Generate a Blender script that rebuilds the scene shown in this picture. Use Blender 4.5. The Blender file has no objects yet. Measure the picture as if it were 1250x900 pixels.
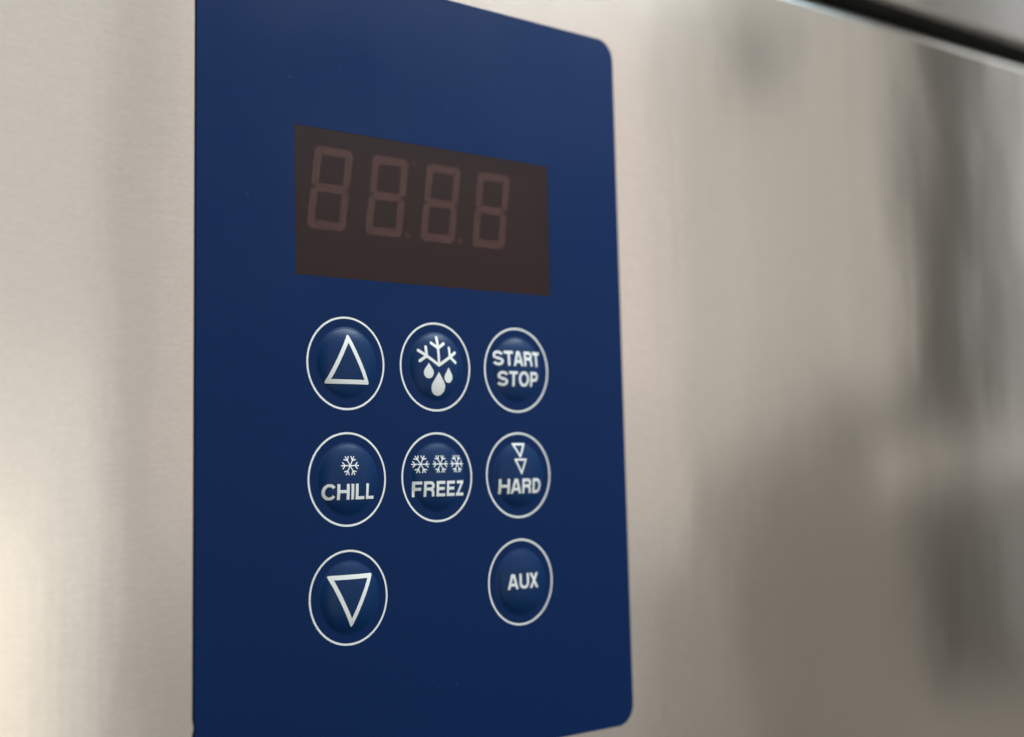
import bpy, bmesh, math, random
from mathutils import Matrix, Vector

# ------------------------------------------------------------------ camera
MM = 0.001
S = bpy.context.scene
COL = S.collection
cam_d = bpy.data.cameras.new('camera')
cam = bpy.data.objects.new('camera', cam_d)
COL.objects.link(cam)
S.camera = cam
right = Vector((0.75313443, -0.6575554, -0.020234))
down = Vector((0.03120445, 0.06642874, -0.99730312))
fwd = Vector((0.65712617, 0.75047193, 0.07054843))
m3 = Matrix((right, -down, -fwd)).transposed()
cam.matrix_world = Matrix.Translation(Vector((-175.115, -223.413, 1.523)) * MM) @ m3.to_4x4()
cam_d.sensor_fit = 'HORIZONTAL'
cam_d.sensor_width = 36.0
cam_d.lens = 36.0 * 1716.92 / 1250.0
cam_d.clip_start = 0.005
cam_d.clip_end = 50.0
cam_d.dof.use_dof = True
cam_d.dof.focus_distance = 0.271
cam_d.dof.aperture_fstop = 8.4

# ------------------------------------------------------------------ world and added softboxes
W = bpy.data.worlds.new('World')
S.world = W
W.use_nodes = True
bg = W.node_tree.nodes['Background']
bg.inputs['Color'].default_value = (1.0, 0.96, 0.86, 1)
bg.inputs['Strength'].default_value = 0.088

S.view_settings.view_transform = 'Standard'
S.view_settings.look = 'None'
S.view_settings.exposure = 0.0
S.view_settings.gamma = 1.0


def lamp(name, x0, x1, z0, z1, y, radiance, color):
    """added rectangular softbox, out of view, facing the steel front; sizes in millimetres"""
    w, h = (x1 - x0) * MM, (z1 - z0) * MM
    d = bpy.data.lights.new(name, 'AREA')
    d.shape = 'RECTANGLE'
    d.size, d.size_y = w, h
    d.energy = radiance * math.pi * w * h
    d.color = color
    o = bpy.data.objects.new(name, d)
    o.location = ((x0 + x1) / 2 * MM, y * MM, (z0 + z1) / 2 * MM)
    o.rotation_euler = (math.radians(90), 0, 0)       # faces +Y
    COL.objects.link(o)
    return o


lamp('wide_softbox', 80, 844, -97, 475, -700, 0.500, (1, 0.97, 0.935))  # added, unseen softboxes from here on; their reflections tone the steel
lamp('wide_softbox', 88, 832, -304, -98, -714, 0.370, (1, 0.965, 0.925))
lamp('left_softbox', 89, 274, -265, 428, -728, 0.200, (1, 0.98, 0.95))  # added softbox: lifts the left strip of steel
lamp('low_left_softbox', 94, 271, -268, 94, -742, 0.220, (1, 0.98, 0.95))  # added softbox: brightens the lower left steel
lamp('warm_softbox', 140, 228, -256, -18, -756, 0.600, (1, 0.9, 0.68))  # added softbox: cream highlight reflected at lower left
lamp('rose_softbox', 331, 913, -46, 556, -770, 0.170, (1, 0.74, 0.72))  # added softbox: pink tint reflected on both sides of the panel
lamp('rose_softbox_upper', 590, 934, 73, 609, -784, 0.180, (1, 0.85, 0.8))
lamp('middle_softbox', 955, 1059, -1, 687, -798, 0.560, (1, 0.97, 0.9))  # added softboxes: gaps between them reflect as darker areas
lamp('middle_softbox', 1070, 1195, 30, 452, -812, 0.560, (1, 0.97, 0.9))
lamp('middle_softbox', 1102, 1232, 532, 739, -826, 0.500, (1, 0.97, 0.9))
lamp('middle_softbox', 1241, 1414, 77, 792, -840, 0.560, (1, 0.97, 0.9))
lamp('middle_softbox', 1434, 1501, 69, 837, -854, 0.260, (1, 0.97, 0.9))
lamp('low_softbox', 1008, 1132, -475, 3, -868, 0.260, (1, 0.93, 0.84))
lamp('low_softbox', 1149, 1301, -508, 42, -882, 0.150, (1, 0.93, 0.84))
lamp('low_softbox', 1319, 1563, -554, 15, -896, 0.170, (1, 0.93, 0.84))
lamp('band_softbox', 1427, 2300, -32, 35, -910, 0.420, (1, 0.96, 0.88))  # added softbox: light horizontal band reflected at right
lamp('low_right_softbox', 1598, 2609, -681, -338, -924, 0.200, (1, 0.94, 0.84))
lamp('right_softbox', 1932, 2528, 322, 1276, -938, 0.750, (0.95, 0.98, 1))  # added softboxes: brighten the steel right of the dark reflected band
lamp('right_softbox', 1907, 2479, -2, 326, -952, 0.350, (0.95, 0.98, 1))
lamp('low_far_softbox', 1919, 2465, -324, -59, -966, 0.180, (0.97, 0.98, 1))  # added softbox: lifts the steel beside the lower right dark patch
top = bpy.data.lights.new('overhead_softbox', 'AREA')  # added softbox close above: brightens ink, overlay top and domes
top.shape = 'RECTANGLE'
top.size, top.size_y = 0.6, 0.25
top.energy = 11.0 * math.pi * 0.6 * 0.25
top.color = (0.84, 0.96, 1.0)
to = bpy.data.objects.new('overhead_softbox', top)
to.location = (0.28, -0.30, 0.46)
to.rotation_euler = (math.radians(35), 0, 0)
COL.objects.link(to)
lip_light = bpy.data.lights.new('lip_softbox', 'AREA')  # added softbox far right: highlights the seam lip and dome rims
lip_light.shape = 'RECTANGLE'
lip_light.size, lip_light.size_y = 0.6, 0.3
lip_light.energy = 1.0 * math.pi * 0.6 * 0.3
lip_light.color = (0.90, 0.97, 1.0)
tu = bpy.data.objects.new('lip_softbox', lip_light)
tu.location = (1.6, -0.33, 0.82)
tu.rotation_euler = (Vector((0.15, 0, 0.05)) - tu.location).to_track_quat('-Z', 'Y').to_euler()
COL.objects.link(tu)
win = bpy.data.lights.new('cool_high_softbox', 'AREA')  # added cool softbox high in front: blue sheen on dome tops
win.shape = 'RECTANGLE'
win.size, win.size_y = 0.7, 0.28
win.energy = 3.4 * math.pi * 0.7 * 0.28
win.color = (0.58, 0.84, 1.0)
wo = bpy.data.objects.new('cool_high_softbox', win)
wo.location = (0.75, -0.65, 0.76)
wo.rotation_euler = (Vector((0, 0, 0.02)) - wo.location).to_track_quat('-Z', 'Y').to_euler()
COL.objects.link(wo)

# ------------------------------------------------------------------ materials


def new_mat(name):
    m = bpy.data.materials.new(name)
    m.use_nodes = True
    nt = m.node_tree
    return m, nt, nt.nodes, nt.links, nt.nodes['Principled BSDF']


def node(ns, typ, **kw):
    n = ns.new(typ)
    for k, v in kw.items():
        setattr(n, k, v)
    return n


def noise(ns, ls, scale_vec, scale, detail=3.0, coord='Object'):
    tc = ns.new('ShaderNodeTexCoord')
    mp = ns.new('ShaderNodeMapping')
    mp.inputs['Scale'].default_value = scale_vec
    nz = ns.new('ShaderNodeTexNoise')
    nz.inputs['Scale'].default_value = scale
    nz.inputs['Detail'].default_value = detail
    ls.new(tc.outputs[coord], mp.inputs['Vector'])
    ls.new(mp.outputs['Vector'], nz.inputs['Vector'])
    return nz


def remap(ns, ls, out, lo, hi, a=0.3, b=0.7):
    r = ns.new('ShaderNodeMapRange')
    r.inputs['From Min'].default_value = a
    r.inputs['From Max'].default_value = b
    r.inputs['To Min'].default_value = lo
    r.inputs['To Max'].default_value = hi
    ls.new(out, r.inputs['Value'])
    return r


def steel(name, base, rough, wave):
    m, nt, ns, ls, p = new_mat(name)
    p.inputs['Metallic'].default_value = 1.0
    # brushed grain: long thin streaks running along X
    grain = noise(ns, ls, (110, 110, 4200), 1.0, 4.0)
    fine = noise(ns, ls, (900, 900, 2600), 1.0, 2.0)
    mixc = ns.new('ShaderNodeMix')
    mixc.data_type = 'RGBA'
    mixc.inputs['A'].default_value = (*[c * 0.955 for c in base], 1)
    mixc.inputs['B'].default_value = (*[min(1, c * 1.045) for c in base], 1)
    add = node(ns, 'ShaderNodeMath', operation='ADD')
    mul = node(ns, 'ShaderNodeMath', operation='MULTIPLY')
    mul.inputs[1].default_value = 0.5
    ls.new(grain.outputs['Fac'], add.inputs[0])
    ls.new(fine.outputs['Fac'], add.inputs[1])
    ls.new(add.outputs[0], mul.inputs[0])
    r = remap(ns, ls, mul.outputs[0], 0, 1, 0.35, 0.65)
    ls.new(r.outputs[0], mixc.inputs['Factor'])
    ls.new(mixc.outputs['Result'], p.inputs['Base Color'])
    # wiping smears: soft changes of gloss
    smear = noise(ns, ls, (14, 14, 7), 1.0, 5.0)
    rr = remap(ns, ls, smear.outputs['Fac'], rough - 0.02, rough + 0.03, 0.3, 0.7)
    ls.new(rr.outputs[0], p.inputs['Roughness'])
    p.inputs['Anisotropic'].default_value = 0.75
    tan = node(ns, 'ShaderNodeTangent', direction_type='UV_MAP')
    tan.uv_map = 'grain'
    ls.new(tan.outputs['Tangent'], p.inputs['Tangent'])
    # slightly buckled sheet + grain relief
    buck0 = noise(ns, ls, (9, 9, 6), 1.0, 2.0)
    ripple = noise(ns, ls, (46, 46, 30), 1.0, 3.0)
    roll = noise(ns, ls, (130, 130, 9), 1.0, 3.0)
    s1 = node(ns, 'ShaderNodeMath', operation='MULTIPLY_ADD')
    s1.inputs[1].default_value = 0.055
    ls.new(ripple.outputs['Fac'], s1.inputs[0])
    ls.new(buck0.outputs['Fac'], s1.inputs[2])
    buck = node(ns, 'ShaderNodeMath', operation='MULTIPLY_ADD')
    buck.inputs[1].default_value = 0.020
    ls.new(roll.outputs['Fac'], buck.inputs[0])
    ls.new(s1.outputs[0], buck.inputs[2])
    b1 = ns.new('ShaderNodeBump')
    b1.inputs['Strength'].default_value = 1.0
    b1.inputs['Distance'].default_value = wave
    ls.new(buck.outputs[0], b1.inputs['Height'])
    b2 = ns.new('ShaderNodeBump')
    b2.inputs['Strength'].default_value = 0.05
    b2.inputs['Distance'].default_value = 0.00004
    ls.new(grain.outputs['Fac'], b2.inputs['Height'])
    ls.new(b1.outputs['Normal'], b2.inputs['Normal'])
    ls.new(b2.outputs['Normal'], p.inputs['Normal'])
    return m


def plastic(name, base, rough, spec=0.5, grain=0.0, gscale=2500, var=0.0):
    m, nt, ns, ls, p = new_mat(name)
    p.inputs['Base Color'].default_value = (*base, 1)
    p.inputs['Roughness'].default_value = rough
    p.inputs['Specular IOR Level'].default_value = spec
    nz = noise(ns, ls, (1, 1, 1), gscale, 2.0)
    if var:
        mx = ns.new('ShaderNodeMix')
        mx.data_type = 'RGBA'
        mx.inputs['A'].default_value = (*[c * (1 - var) for c in base], 1)
        mx.inputs['B'].default_value = (*[c * (1 + var) for c in base], 1)
        r = remap(ns, ls, nz.outputs['Fac'], 0, 1, 0.3, 0.7)
        ls.new(r.outputs[0], mx.inputs['Factor'])
        ls.new(mx.outputs['Result'], p.inputs['Base Color'])
    if grain:
        b = ns.new('ShaderNodeBump')
        b.inputs['Strength'].default_value = grain
        b.inputs['Distance'].default_value = 0.0001
        ls.new(nz.outputs['Fac'], b.inputs['Height'])
        ls.new(b.outputs['Normal'], p.inputs['Normal'])
    return m


M_STEEL = steel('brushed_steel', (0.68, 0.64, 0.59), 0.14, 0.0010)
M_STEEL_UP = steel('brushed_steel_upper', (0.60, 0.575, 0.54), 0.20, 0.0006)
M_GASKET = plastic('black_rubber', (0.006, 0.006, 0.006), 0.8, 0.1)
M_BLUE = plastic('navy_overlay', (0.0010, 0.0190, 0.087), 0.36, 0.12, 0.22, 2600, 0.16)
# finger grease and a little dust on the overlay
nt = M_BLUE.node_tree
ns, ls, p = nt.nodes, nt.links, nt.nodes['Principled BSDF']
gr = noise(ns, ls, (26, 26, 34), 1.0, 6.0)
rr = remap(ns, ls, gr.outputs['Fac'], 0.30, 0.46, 0.35, 0.65)
ls.new(rr.outputs[0], p.inputs['Roughness'])
vt = ns.new('ShaderNodeTexCoord')
vo = ns.new('ShaderNodeTexVoronoi')
vo.inputs['Scale'].default_value = 210
ls.new(vt.outputs['Object'], vo.inputs['Vector'])
sp = remap(ns, ls, vo.outputs['Distance'], 0.10, 0.0, 0.012, 0.05)
sep = ns.new('ShaderNodeSeparateColor')
ls.new(vo.outputs['Color'], sep.inputs[0])
pick = node(ns, 'ShaderNodeMath', operation='GREATER_THAN')
pick.inputs[1].default_value = 0.72
ls.new(sep.outputs[0], pick.inputs[0])
dm = node(ns, 'ShaderNodeMath', operation='MULTIPLY')
ls.new(sp.outputs[0], dm.inputs[0])
ls.new(pick.outputs[0], dm.inputs[1])
dmx = ns.new('ShaderNodeMix')
dmx.data_type = 'RGBA'
old = p.inputs['Base Color'].links[0].from_socket
ls.new(old, dmx.inputs['A'])
dmx.inputs['B'].default_value = (0.4, 0.42, 0.45, 1)
ls.new(dm.outputs[0], dmx.inputs['Factor'])
ls.new(dmx.outputs['Result'], p.inputs['Base Color'])
M_DOME = plastic('navy_button_film', (0.0009, 0.0270, 0.102), 0.28, 0.22, 0.10, 2600, 0.08)
M_INK = plastic('white_ink', (0.88, 0.87, 0.84), 0.5, 0.4, 0.10, 1800, 0.03)
M_HOUSE = plastic('dark_housing', (0.035, 0.022, 0.018), 0.7, 0.2)
M_FACE = plastic('digit_face', (0.036, 0.022, 0.019), 0.6, 0.2)
M_SEG = plastic('segment_diffuser', (0.74, 0.63, 0.56), 0.6, 0.3, 0, 700, 0.12)
M_DOT = plastic('dot_diffuser', (0.42, 0.30, 0.27), 0.6, 0.3)

M_WIN, nt, ns, ls, p = new_mat('smoked_window_film')
p.inputs['Base Color'].default_value = (0.040, 0.0155, 0.0145, 1)
p.inputs['Roughness'].default_value = 0.42
p.inputs['Specular IOR Level'].default_value = 0.35
tr = ns.new('ShaderNodeBsdfRefraction')
tr.inputs['Color'].default_value = (0.70, 0.50, 0.48, 1)
tr.inputs['IOR'].default_value = 1.2
tr.inputs['Roughness'].default_value = 0.46
mx = ns.new('ShaderNodeMixShader')
mx.inputs['Fac'].default_value = 0.55
ls.new(tr.outputs[0], mx.inputs[1])
ls.new(p.outputs[0], mx.inputs[2])
ls.new(mx.outputs[0], ns['Material Output'].inputs['Surface'])

# ------------------------------------------------------------------ mesh helpers


def finish(name, bm, mat, parent=None, smooth=False, label=None):
    """bmesh in millimetres -> one object in metres"""
    bmesh.ops.scale(bm, vec=(MM, MM, MM), verts=bm.verts)
    for f in bm.faces:
        if smooth is True:
            f.smooth = True
    me = bpy.data.meshes.new(name)
    bm.to_mesh(me)
    bm.free()
    me.materials.append(mat)
    o = bpy.data.objects.new(name, me)
    COL.objects.link(o)
    if parent is not None:
        o.parent = parent
    if label:
        o['label'] = label
    return o


def thing(name, label, cat, loc):
    o = bpy.data.objects.new(name, None)
    o.empty_display_size = 0.02
    o.location = [c * MM for c in loc]
    COL.objects.link(o)
    o['label'] = label
    o['category'] = cat
    return o


def loop(bm, pts, y):
    vs = [bm.verts.new((x, y, z)) for x, z in pts]
    return [bm.edges.new((vs[i], vs[(i + 1) % len(vs)])) for i in range(len(vs))]


def plate(loops, y_front, y_back):
    """flat plate from an outline (first loop) and holes; front face looks to -Y"""
    bm = bmesh.new()
    es = []
    for l in loops:
        es += loop(bm, l, y_front)
    bmesh.ops.triangle_fill(bm, edges=es, use_beauty=True, use_dissolve=False)
    for f in bm.faces:
        f.normal_update()
        if f.normal.y > 0:
            f.normal_flip()
    r = bmesh.ops.extrude_face_region(bm, geom=list(bm.faces))
    for v in [g for g in r['geom'] if isinstance(g, bmesh.types.BMVert)]:
        v.co.y = y_back
    bmesh.ops.recalc_face_normals(bm, faces=bm.faces)
    return bm


def arc(cx, cz, r, a0, a1, n):
    return [(cx + r * math.cos(math.radians(a0 + (a1 - a0) * i / n)),
             cz + r * math.sin(math.radians(a0 + (a1 - a0) * i / n))) for i in range(n + 1)]


def box(bm, x0, x1, y0, y1, z0, z1):
    r = bmesh.ops.create_cube(bm, size=1.0)
    for v in r['verts']:
        v.co = ((x0 + x1) / 2 + v.co.x * (x1 - x0), (y0 + y1) / 2 + v.co.y * (y1 - y0),
                (z0 + z1) / 2 + v.co.z * (z1 - z0))


# ------------------------------------------------------------------ steel front
cabinet = thing('steel_cabinet', 'brushed stainless steel cabinet front with a black seam, behind the blue keypad', 'cabinet', (0, 0, 0))
SY = 0.35                                  # face of the steel; the overlay is 0.35 mm thick
TILT = 0.017


def seam(x):
    return 128.5 + TILT * (x - 143)


XL, XR = -420.0, 760.0


def uv_grain(bm):
    uv = bm.loops.layers.uv.new('grain')
    for f in bm.faces:
        for l in f.loops:
            c = l.vert.co
            l[uv].uv = ((c.z + c.y) / 100.0, c.x / 100.0)     # U runs up: gloss stretches vertically


def sheet_with_lip(edge_off, z_far, radius, mat, name, hole=None, depth=14.0, y=SY):
    """sheet whose edge by the seam is rolled back into the gap"""
    bm = bmesh.new()
    sgn = -1 if z_far < 100 else 1                            # which side of the seam
    e0, e1 = seam(XL) + sgn * edge_off, seam(XR) + sgn * edge_off
    a, b = e0 + sgn * radius, e1 + sgn * radius
    outer = [(XL, z_far), (XR, z_far), (XR, b), (XL, a)]
    es = loop(bm, outer, y)
    if hole:
        es += loop(bm, hole, y)
    bmesh.ops.triangle_fill(bm, edges=es, use_beauty=True)
    n = 14
    prev = None
    for i in range(n + 2):
        t = min(i, n) / n * math.pi / 2
        dy = radius * (1 - math.cos(t))
        dz = -sgn * radius * math.sin(t)
        if i == n + 1:
            dy = depth
        row = [bm.verts.new((XL, y + dy, a + dz)), bm.verts.new((XR, y + dy, b + dz))]
        if prev:
            f = bm.faces.new((prev[0], prev[1], row[1], row[0]))
            f.smooth = True
        prev = row
    for f in bm.faces:
        f.normal_update()
        want = f.normal.y + f.normal.z * sgn
        if want > 0:
            f.normal_flip()
    uv_grain(bm)
    return finish(name, bm, mat, cabinet)


hole = [(-35, 36), (35, 36), (35, 70), (-35, 70)]
sheet_with_lip(2.2, -330.0, 3.4, M_STEEL, 'front_sheet', hole)
sheet_with_lip(3.0, 420.0, 1.6, M_STEEL_UP, 'upper_sheet', y=SY - 0.4)
bm = bmesh.new()
vs = []
for x in (XL, XR):
    for dy, dz in ((9, -6.4), (9, 6.4), (13.5, 6.4), (13.5, -6.4)):
        vs.append(bm.verts.new((x, SY + dy, seam(x) + dz)))
for i in range(4):
    j = (i + 1) % 4
    bm.faces.new((vs[i], vs[j], vs[4 + j], vs[4 + i]))
bm.faces.new(vs[:4][::-1])
bm.faces.new(vs[4:])
bmesh.ops.recalc_face_normals(bm, faces=bm.faces)
finish('gasket', bm, M_GASKET, cabinet)

# ------------------------------------------------------------------ keypad
panel = thing('control_panel', 'dark blue keypad with unlit four digit display and eight ringed buttons', 'control panel', (0, 0, 0))

# overlay outline (counter-clockwise from bottom left), display cut-out
RC = 4.6
oL, oR = (-54.62, -53.25), (54.55, 53.2)
bot, topz = -56.0, 99.0
out = []
out += arc(oL[0] + RC, bot + RC, RC, 180, 270, 14)
out += arc(oR[0] - RC, bot + RC, RC, 270, 360, 14)
out += arc(oR[1] - RC, topz - RC, RC, 0, 90, 14)
out += arc(oL[1] + RC, topz - RC, RC, 90, 180, 14)
out += [(-54.46, -41.1), (-54.28, -41.9), (-54.22, -42.5), (-54.3, -43.0), (-54.5, -43.6)]   # nick in the edge
win = [(-32.91, 38.63), (31.98, 38.63), (31.98, 67.23), (-32.91, 67.23)]
bm = plate([out, win], 0.0, SY - 0.01)
top_e = [e for e in bm.edges if all(abs(v.co.y) < 1e-6 for v in e.verts)
         and len({round(f.normal.y, 1) for f in e.link_faces}) > 1]
bmesh.ops.bevel(bm, geom=top_e, offset=0.10, segments=2, affect='EDGES', clamp_overlap=True)
finish('faceplate', bm, M_BLUE, panel)

# smoked window and the LED module behind it
bm = plate([[(-32.89, 38.65), (31.96, 38.65), (31.96, 67.21), (-32.89, 67.21)]], 0.03, 0.04)
bm2 = bmesh.new()
f = bm2.faces.new([bm2.verts.new(c) for c in ((-32.9, 0.03, 38.64), (31.97, 0.03, 38.64), (31.97, 0.03, 67.22), (-32.9, 0.03, 67.22))])
bm.free()
finish('display_window', bm2, M_WIN, panel)

bm = bmesh.new()
box(bm, -34.5, 34.5, 3.4, 8.0, 36.5, 69.5)
for s in ((-34.5, -33.5, 0.55, 3.41, 36.5, 69.5), (33.5, 34.5, 0.55, 3.41, 36.5, 69.5),
          (-33.5, 33.5, 0.55, 3.41, 36.5, 37.5), (-33.5, 33.5, 0.55, 3.41, 68.5, 69.5)):
    box(bm, *s)
finish('display_housing', bm, M_HOUSE, panel)

DH, DW, ST, SL = 16.2, 8.9, 1.68, 0.137     # digit height, width, stroke, slant
DZ0, DZ1 = 48.1, 64.3


def slant(x, z):
    return x + SL * (z - DZ0)


def seg_shapes():
    """seven segments of an 8, as polygons with mitred ends (x 0..DW, z DZ0..DZ1)"""
    g = 0.09
    h = (DZ0 + DZ1) / 2
    c = 0.75                                  # chamfer of the outer corners

    def hseg(z, side):
        if side == 0:
            return [(g + ST / 2, z), (ST, z + ST / 2), (DW - ST, z + ST / 2), (DW - g - ST / 2, z),
                    (DW - ST, z - ST / 2), (ST, z - ST / 2)]
        if side > 0:   # top
            return [(c + g, z), (DW - c - g, z), (DW - c * .4 - g, z - c * .5), (DW - ST - g, z - ST), (ST + g, z - ST), (c * .4 + g, z - c * .5)]
        return [(c + g, z), (c * .4 + g, z + c * .5), (ST + g, z + ST), (DW - ST - g, z + ST), (DW - c * .4 - g, z + c * .5), (DW - c - g, z)]

    def vseg(left, up):
        x0, x1 = (0, ST) if left else (DW, DW - ST)
        if up:
            return [(x0, DZ1 - c - g), (x0 + (x1 - x0) * .3, DZ1 - c * .55 - g), (x1, DZ1 - ST - g), (x1, h + ST / 2 + g * .5), ((x0 + x1) / 2, h + g), (x0, h + g + ST * .35)]
        return [(x0, DZ0 + c + g), (x0 + (x1 - x0) * .3, DZ0 + c * .55 + g), (x1, DZ0 + ST + g), (x1, h - ST / 2 - g * .5), ((x0 + x1) / 2, h - g), (x0, h - g - ST * .35)]
    return [hseg(DZ1, 1), hseg(h, 0), hseg(DZ0, -1), vseg(1, 1), vseg(0, 1), vseg(1, 0), vseg(0, 0)]


for k in range(4):
    x0 = -29.2 + 13.6 * k
    bm = bmesh.new()
    box(bm, x0 - 1.35, x0 + 12.2, 2.75, 3.42, DZ0 - 2.6, DZ1 + 2.4)
    dg = finish('digit', bm, M_FACE, panel)
    for shp in seg_shapes():
        bm = plate([[(x0 + slant(x, z), z) for x, z in shp]], 2.5, 2.80)
        finish('segment', bm, M_SEG, dg)
    if k in (1, 2):
        bm = plate([arc(x0 + DW + 1.6, DZ0 + 0.75, 0.72, 0, 342, 19)], 2.5, 2.80)
        finish('decimal_point', bm, M_DOT, dg)
    if k == 1:
        bm = plate([arc(x0 + DW + 3.6, DZ1 - 0.4, 0.45, 0, 342, 19)], 2.5, 2.80)
        finish('degree_mark', bm, M_DOT, dg)

# ------------------------------------------------------------------ buttons
RD, HD = 6.85, 0.98                           # dome radius and rise


def rise(r):
    return HD * (1 - (r / RD) ** 2.8) if r < RD else 0.0


def dome(cx, cz):
    bm = bmesh.new()
    nr, na = 16, 72
    c = bm.verts.new((cx, -rise(0) - 0.01, cz))
    rings = []
    for i in range(1, nr + 1):
        r = RD * (i / nr) ** 0.8
        y = -rise(min(r, RD)) - 0.01 if i < nr else -0.01
        rings.append([bm.verts.new((cx + r * math.cos(2 * math.pi * k / na), y, cz + r * math.sin(2 * math.pi * k / na))) for k in range(na)])
    # soft foot that runs out into the overlay, then under it
    for r, y in ((RD + 0.14, -0.004), (RD + 0.22, 0.05)):
        rings.append([bm.verts.new((cx + r * math.cos(2 * math.pi * k / na), y, cz + r * math.sin(2 * math.pi * k / na))) for k in range(na)])
    for k in range(na):
        bm.faces.new((c, rings[0][k], rings[0][(k + 1) % na]))
        for a, b in zip(rings, rings[1:]):
            bm.faces.new((a[k], b[k], b[(k + 1) % na], a[(k + 1) % na]))
    bmesh.ops.recalc_face_normals(bm, faces=bm.faces)
    return bm


def print_on(bm, cx, cz):
    """flat artwork (x, z about the button centre) laid on the dome as a film of ink"""
    bmesh.ops.triangulate(bm, faces=bm.faces)
    xs = [v.co.x for v in bm.verts]
    zs = [v.co.z for v in bm.verts]
    for axis, lo, hi in ((0, min(xs), max(xs)), (2, min(zs), max(zs))):
        t = math.floor(lo / 0.45) * 0.45 + 0.45
        while t < hi:
            no = [0, 0, 0]
            no[axis] = 1
            co = [0, 0, 0]
            co[axis] = t
            bmesh.ops.bisect_plane(bm, geom=list(bm.verts) + list(bm.edges) + list(bm.faces), plane_co=co, plane_no=no)
            t += 0.45
    bmesh.ops.remove_doubles(bm, verts=bm.verts, dist=0.0005)
    for f in bm.faces:
        f.normal_update()
        if f.normal.y > 0:
            f.normal_flip()
    for v in bm.verts:
        r = math.hypot(v.co.x, v.co.z)
        v.co = (v.co.x + cx, -rise(r) - 0.045, v.co.z + cz)
    return bm


def poly(bm, pts):
    """filled outline(s); pts is a list of loops"""
    es = []
    for l in pts:
        es += loop(bm, l, 0.0)
    bmesh.ops.triangle_fill(bm, edges=es, use_beauty=True)


def round_poly(pts, r, n=5):
    res = []
    k = len(pts)
    for i in range(k):
        p0, p1, p2 = Vector(pts[i - 1]), Vector(pts[i]), Vector(pts[(i + 1) % k])
        d0, d2 = (p0 - p1).normalized(), (p2 - p1).normalized()
        ang = d0.angle(d2)
        t = r / math.tan(ang / 2)
        a, b = p1 + d0 * t, p1 + d2 * t
        for q in range(n + 1):
            u = q / n
            v = a * (1 - u) ** 2 + p1 * 2 * u * (1 - u) + b * u * u
            res.append((v.x, v.y))
    return res


def offset_tri(tri, d):
    """inner triangle at distance d"""
    c = []
    k = 3
    area = sum(tri[i][0] * tri[(i + 1) % 3][1] - tri[(i + 1) % 3][0] * tri[i][1] for i in range(3))
    s = 1 if area > 0 else -1
    lines = []
    for i in range(k):
        a, b = Vector(tri[i]), Vector(tri[(i + 1) % k])
        u = (b - a).normalized()
        nrm = Vector((-u.y, u.x)) * s
        lines.append((a + nrm * d, u))
    for i in range(k):
        p, u = lines[i - 1]
        q, w = lines[i]
        den = u.x * w.y - u.y * w.x
        t = ((q.x - p.x) * w.y - (q.y - p.y) * w.x) / den
        x = p + u * t
        c.append((x.x, x.y))
    return c


def drape(bm, cx, cz):
    for f in bm.faces:
        f.normal_update()
        if f.normal.y > 0:
            f.normal_flip()
    for v in bm.verts:
        r = math.hypot(v.co.x, v.co.z)
        v.co = (v.co.x + cx, -rise(r) - 0.045, v.co.z + cz)
    return bm


def field_mesh(dist, x0, x1, z0, z1, res):
    """filled region dist(x, z) <= 0 as a grid mesh with smooth borders (marching squares)"""
    bm = bmesh.new()
    nx, nz = int((x1 - x0) / res) + 1, int((z1 - z0) / res) + 1
    val = [[dist(x0 + i * res, z0 + j * res) for j in range(nz + 1)] for i in range(nx + 1)]
    cache = {}

    def vert(key, x, z):
        if key not in cache:
            cache[key] = bm.verts.new((x, 0, z))
        return cache[key]
    for i in range(nx):
        for j in range(nz):
            cs = [(i, j), (i + 1, j), (i + 1, j + 1), (i, j + 1)]
            vv = [val[a][b] for a, b in cs]
            if all(v > 0 for v in vv):
                continue
            pv = []
            for k in range(4):
                a, b = cs[k], cs[(k + 1) % 4]
                va, vb = vv[k], vv[(k + 1) % 4]
                if va <= 0:
                    pv.append(vert(a, x0 + a[0] * res, z0 + a[1] * res))
                if (va <= 0) != (vb <= 0):
                    t = va / (va - vb)
                    pv.append(vert((min(a, b), max(a, b)), x0 + (a[0] + (b[0] - a[0]) * t) * res,
                                   z0 + (a[1] + (b[1] - a[1]) * t) * res))
            if len(pv) >= 3 and len(set(pv)) == len(pv):
                try:
                    bm.faces.new(pv)
                except ValueError:
                    pass
    return bm


def seg_dist(p, a, b):
    dx, dz = b[0] - a[0], b[1] - a[1]
    L = dx * dx + dz * dz
    t = ((p[0] - a[0]) * dx + (p[1] - a[1]) * dz) / L
    t = 0 if t < 0 else 1 if t > 1 else t
    return math.hypot(p[0] - a[0] - t * dx, p[1] - a[1] - t * dz)


def union_strokes(strokes, w, res=0.05):
    segs = [sg for s in strokes for sg in zip(s, s[1:])]
    xs = [q[0] for s in strokes for q in s]
    zs = [q[1] for s in strokes for q in s]
    return field_mesh(lambda x, z: min(seg_dist((x, z), a, b) for a, b in segs) - w / 2,
                      min(xs) - w, max(xs) + w, min(zs) - w, max(zs) + w, res)


def ell(cx, cz, rx, rz, a0, a1, n=14):
    return [(cx + rx * math.cos(math.radians(a0 + (a1 - a0) * i / n)),
             cz + rz * math.sin(math.radians(a0 + (a1 - a0) * i / n))) for i in range(n + 1)]


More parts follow.
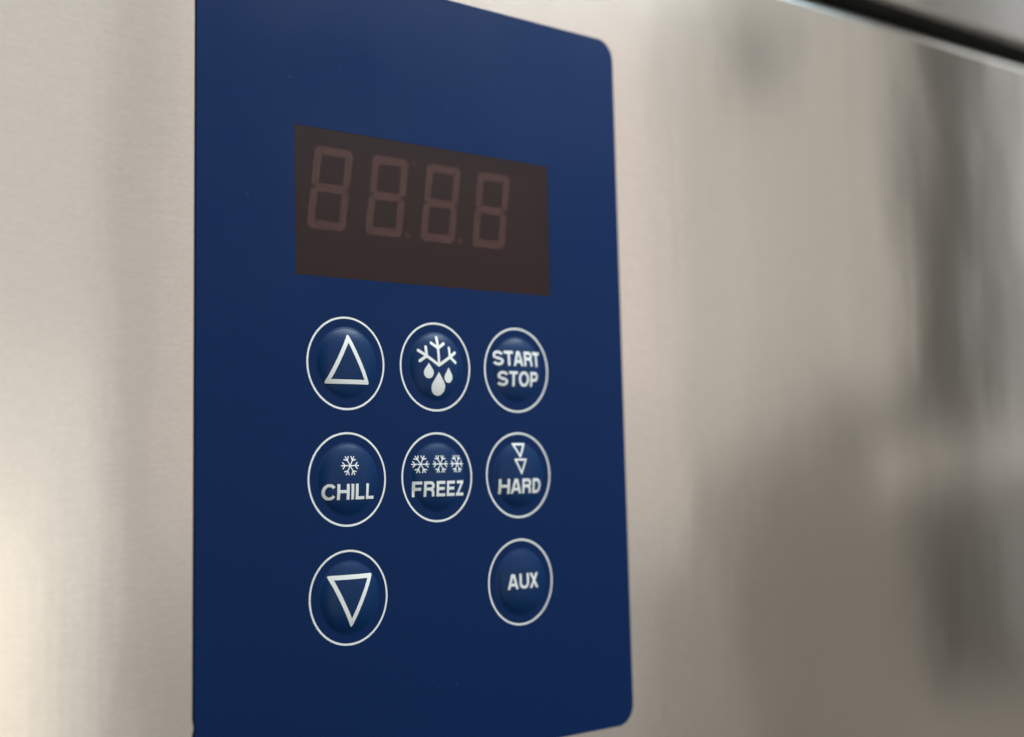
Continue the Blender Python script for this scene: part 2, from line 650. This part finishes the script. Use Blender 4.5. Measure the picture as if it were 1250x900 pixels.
# bold grotesque capitals: cap height 1, stroke SW; each is (advance width, centre-line strokes)
SW = 0.196
H_ = SW / 2
LETTERS = {
    'S': (0.80, [ell(0.40, 0.70, 0.295, 0.2075, 12, 270, 18) + ell(0.40, 0.2925, 0.305, 0.2, 90, -168, 18)[1:]]),
    'T': (0.74, [[(0.0, 1 - H_), (0.74, 1 - H_)], [(0.37, 1), (0.37, 0)]]),
    'A': (0.88, [[(0.085, -0.03), (0.405, 1.03)], [(0.795, -0.03), (0.475, 1.03)], [(0.2, 0.30), (0.68, 0.30)]]),
    'R': (0.84, [[(H_, 0), (H_, 1)], [(H_, 1 - H_), (0.47, 1 - H_)] + ell(0.47, 0.705, 0.24, 0.2025, 90, -90, 12) + [(H_, 0.5025)],
                 [(0.45, 0.5), (0.62, 0.43), (0.69, 0.3), (0.7, 0.1), (0.74, 0.0)]]),
    'O': (0.92, [ell(0.46, 0.5, 0.365, 0.4225, 0, 360, 36)]),
    'P': (0.78, [[(H_, 0), (H_, 1)], [(H_, 1 - H_), (0.45, 1 - H_)] + ell(0.45, 0.675, 0.235, 0.2325, 90, -90, 12) + [(H_, 0.4425)]]),
    'C': (0.88, [ell(0.46, 0.5, 0.365, 0.4225, 36, 324, 30)]),
    'H': (0.84, [[(H_, 0), (H_, 1)], [(0.84 - H_, 0), (0.84 - H_, 1)], [(H_, 0.52), (0.84 - H_, 0.52)]]),
    'I': (0.19, [[(H_, 0), (H_, 1)]]),
    'L': (0.66, [[(H_, 0), (H_, 1)], [(0, H_), (0.66, H_)]]),
    'F': (0.68, [[(H_, 0), (H_, 1)], [(0, 1 - H_), (0.68, 1 - H_)], [(H_, 0.50), (0.61, 0.50)]]),
    'E': (0.72, [[(H_, 0), (H_, 1)], [(0, 1 - H_), (0.70, 1 - H_)], [(H_, 0.51), (0.65, 0.51)], [(0, H_), (0.72, H_)]]),
    'Z': (0.74, [[(0.05, 1 - H_), (0.71, 1 - H_)], [(0.60, 0.90), (0.13, 0.10)], [(0.0, H_), (0.73, H_)]]),
    'D': (0.84, [[(H_, 0), (H_, 1)], [(H_, 1 - H_), (0.40, 1 - H_)] + ell(0.40, 0.5, 0.345, 0.4075, 90, -90, 20) + [(H_, H_)]]),
    'U': (0.84, [[(H_, 1), (H_, 0.38)] + ell(0.42, 0.38, 0.3275, 0.2875, 180, 360, 18) + [(0.84 - H_, 1)]]),
    'X': (0.82, [[(0.09, -0.03), (0.72, 1.03)], [(0.73, -0.03), (0.10, 1.03)]]),
}


def glyph_field(strokes):
    """distance to butt-ended strokes"""
    parts = []
    for s in strokes:
        s = [q for i, q in enumerate(s) if i == 0 or math.hypot(q[0] - s[i - 1][0], q[1] - s[i - 1][1]) > 1e-6]
        closed = math.hypot(s[0][0] - s[-1][0], s[0][1] - s[-1][1]) < 1e-6
        clips = []
        if not closed:
            for e, q in ((s[0], s[1]), (s[-1], s[-2])):
                L = math.hypot(e[0] - q[0], e[1] - q[1])
                clips.append((e, ((e[0] - q[0]) / L, (e[1] - q[1]) / L)))
        parts.append((list(zip(s, s[1:])), clips))

    def dist(x, z):
        best = 9.0
        for segs, clips in parts:
            d = min(seg_dist((x, z), a, b) for a, b in segs) - H_
            if d < 0.3:
                for e, u in clips:
                    if math.hypot(x - e[0], z - e[1]) < SW * 1.2:
                        d = max(d, (x - e[0]) * u[0] + (z - e[1]) * u[1])
            best = min(best, d)
        return max(best, -z, z - 1.0)
    return dist


def text_mesh(body, x0, x1, z0, z1):
    """a word fitted into a box"""
    gap = {'CH': 0.07, 'ST': 0.07, 'AR': 0.09, 'TA': 0.02, 'RT': 0.06, 'AU': 0.10, 'UX': 0.07, 'TO': 0.08, 'HA': 0.07}
    adv, pos = 0.0, []
    for i, ch in enumerate(body):
        pos.append(adv)
        adv += LETTERS[ch][0] + (gap.get(body[i:i + 2], 0.125) if i < len(body) - 1 else 0)
    bm = bmesh.new()
    sx, sz = (x1 - x0) / adv, z1 - z0
    for ch, q in zip(body, pos):
        g = field_mesh(glyph_field(LETTERS[ch][1]), -0.0531, LETTERS[ch][0] + 0.06, -0.0427, 1.05, 0.026)
        for v in g.verts:
            v.co = (x0 + (v.co.x + q) * sx, 0, z0 + v.co.z * sz)
        me = bpy.data.meshes.new('glyph')
        g.to_mesh(me)
        g.free()
        bm.from_mesh(me)
        bpy.data.meshes.remove(me)
    return bm


def button(cx, cz, label):
    b = finish('button', dome(cx, cz), M_DOME, panel, smooth=True, label=label)
    bm = bmesh.new()
    n = 128
    ro, ri, y = 9.0, 8.6, -0.03
    a = [bm.verts.new((cx + ro * math.cos(2 * math.pi * k / n), y, cz + ro * math.sin(2 * math.pi * k / n))) for k in range(n)]
    c = [bm.verts.new((cx + ri * math.cos(2 * math.pi * k / n), y, cz + ri * math.sin(2 * math.pi * k / n))) for k in range(n)]
    for k in range(n):
        bm.faces.new((a[k], a[(k + 1) % n], c[(k + 1) % n], c[k]))
    for f in bm.faces:
        f.normal_update()
        if f.normal.y > 0:
            f.normal_flip()
    finish('printed_ring', bm, M_INK, b)
    return b


def outline_triangle(b, cx, cz, tri, stroke, name, r=0.35):
    bm = bmesh.new()
    poly(bm, [round_poly(tri, r), offset_tri(tri, stroke)])
    finish(name, print_on(bm, cx, cz), M_INK, b)


def words(b, cx, cz, body, x0, x1, z0, z1):
    finish('lettering', drape(text_mesh(body, x0, x1, z0, z1), cx, cz), M_INK, b)


def flake_strokes(cx, cz, r):
    st = []
    for k in range(6):
        a = math.radians(60 * k)
        d = (math.cos(a), math.sin(a))
        st.append([(cx, cz), (cx + d[0] * r, cz + d[1] * r)])
        j = (cx + d[0] * r * 0.58, cz + d[1] * r * 0.58)
        for s in (-1, 1):
            e = a + s * math.radians(48)
            st.append([j, (j[0] + math.cos(e) * r * 0.40, j[1] + math.sin(e) * r * 0.40)])
    return st


def droplet(b, cx, cz, x, z_top, z_bot, w):
    """teardrop: pointed top, round bottom"""
    R = w / 2
    zc = z_bot + R
    L = z_top - zc
    a = math.degrees(math.acos(R / L))
    pts = arc(x, zc, R, 90 + a, 450 - a, 28)
    apex = [(x - 0.06, z_top - 0.12), (x, z_top), (x + 0.06, z_top - 0.12)]
    pts = pts + apex[::-1]
    bm = bmesh.new()
    poly(bm, [pts])
    finish('droplet', print_on(bm, cx, cz), M_INK, b)


GX, GZ = 21.76, 22.2
# upward triangle
c = (-GX, GZ)
b = button(*c, 'button with an upward pointing triangle outline')
outline_triangle(b, *c, [(0.05, 5.75), (-5.35, -4.02), (5.2, -4.02)], 0.86, 'upward_triangle')
# defrost
c = (0.0, GZ)
b = button(*c, 'button with half a snowflake above three drops')
st = [[(0.25, 0.3), (0.15, 5.9)], [(0.2, 3.75), (-1.4, 4.75)], [(0.2, 3.75), (1.8, 4.75)],
      [(0.25, 0.3), (-4.55, 3.15)], [(-2.75, 2.1), (-2.8, 3.9)], [(-2.75, 2.1), (-4.35, 1.05)],
      [(0.25, 0.3), (4.8, 3.0)], [(3.2, 2.06), (3.15, 3.9)], [(3.2, 2.06), (4.75, 1.0)]]
st = [[(x - 0.15, z) for x, z in s] for s in st]
finish('half_snowflake', drape(union_strokes(st, 0.62, 0.09), *c), M_INK, b)
droplet(b, *c, -2.45, 0.72, -2.42, 2.35)
droplet(b, *c, 2.6, -0.06, -3.2, 2.2)
droplet(b, *c, 0.05, -1.05, -5.85, 3.45)
# start stop
c = (GX, GZ)
b = button(*c, 'button lettered START STOP')
words(b, *c, 'START', -6.6, 6.4, 0.82, 3.98)
words(b, *c, 'STOP', -5.7, 5.65, -3.48, -0.32)
# chill
c = (-GX, 0.0)
b = button(*c, 'button lettered CHILL under one snowflake')
finish('snowflake', drape(union_strokes(flake_strokes(0.0, 2.6, 1.95), 0.23, 0.055), *c), M_INK, b)
words(b, *c, 'CHILL', -6.05, 5.95, -3.85, -0.85)
# freez
c = (0.0, 0.0)
b = button(*c, 'button lettered FREEZ under three snowflakes')
for x in (-4.6, 0.08, 4.68):
    finish('snowflake', drape(union_strokes(flake_strokes(x, 2.62, 1.88), 0.22, 0.055), *c), M_INK, b)
words(b, *c, 'FREEZ', -6.5, 6.6, -3.85, -0.78)
# hard
c = (GX, 0.0)
b = button(*c, 'button lettered HARD under two small downward triangles')
outline_triangle(b, *c, [(-1.95, 6.72), (1.78, 6.72), (-0.15, 3.5)], 0.42, 'small_triangle', 0.12)
outline_triangle(b, *c, [(-1.92, 3.46), (1.66, 3.46), (-0.03, 0.0)], 0.42, 'small_triangle', 0.12)
words(b, *c, 'HARD', -5.85, 5.85, -3.85, -0.75)
# downward triangle
c = (-GX, -22.36)
b = button(*c, 'button with a downward pointing triangle outline')
outline_triangle(b, *c, [(-5.2, 4.35), (5.35, 4.35), (0.1, -5.75)], 0.86, 'downward_triangle')
# aux
c = (GX, -22.36)
b = button(*c, 'button lettered AUX')
words(b, *c, 'AUX', -4.3, 4.2, -1.35, 1.8)
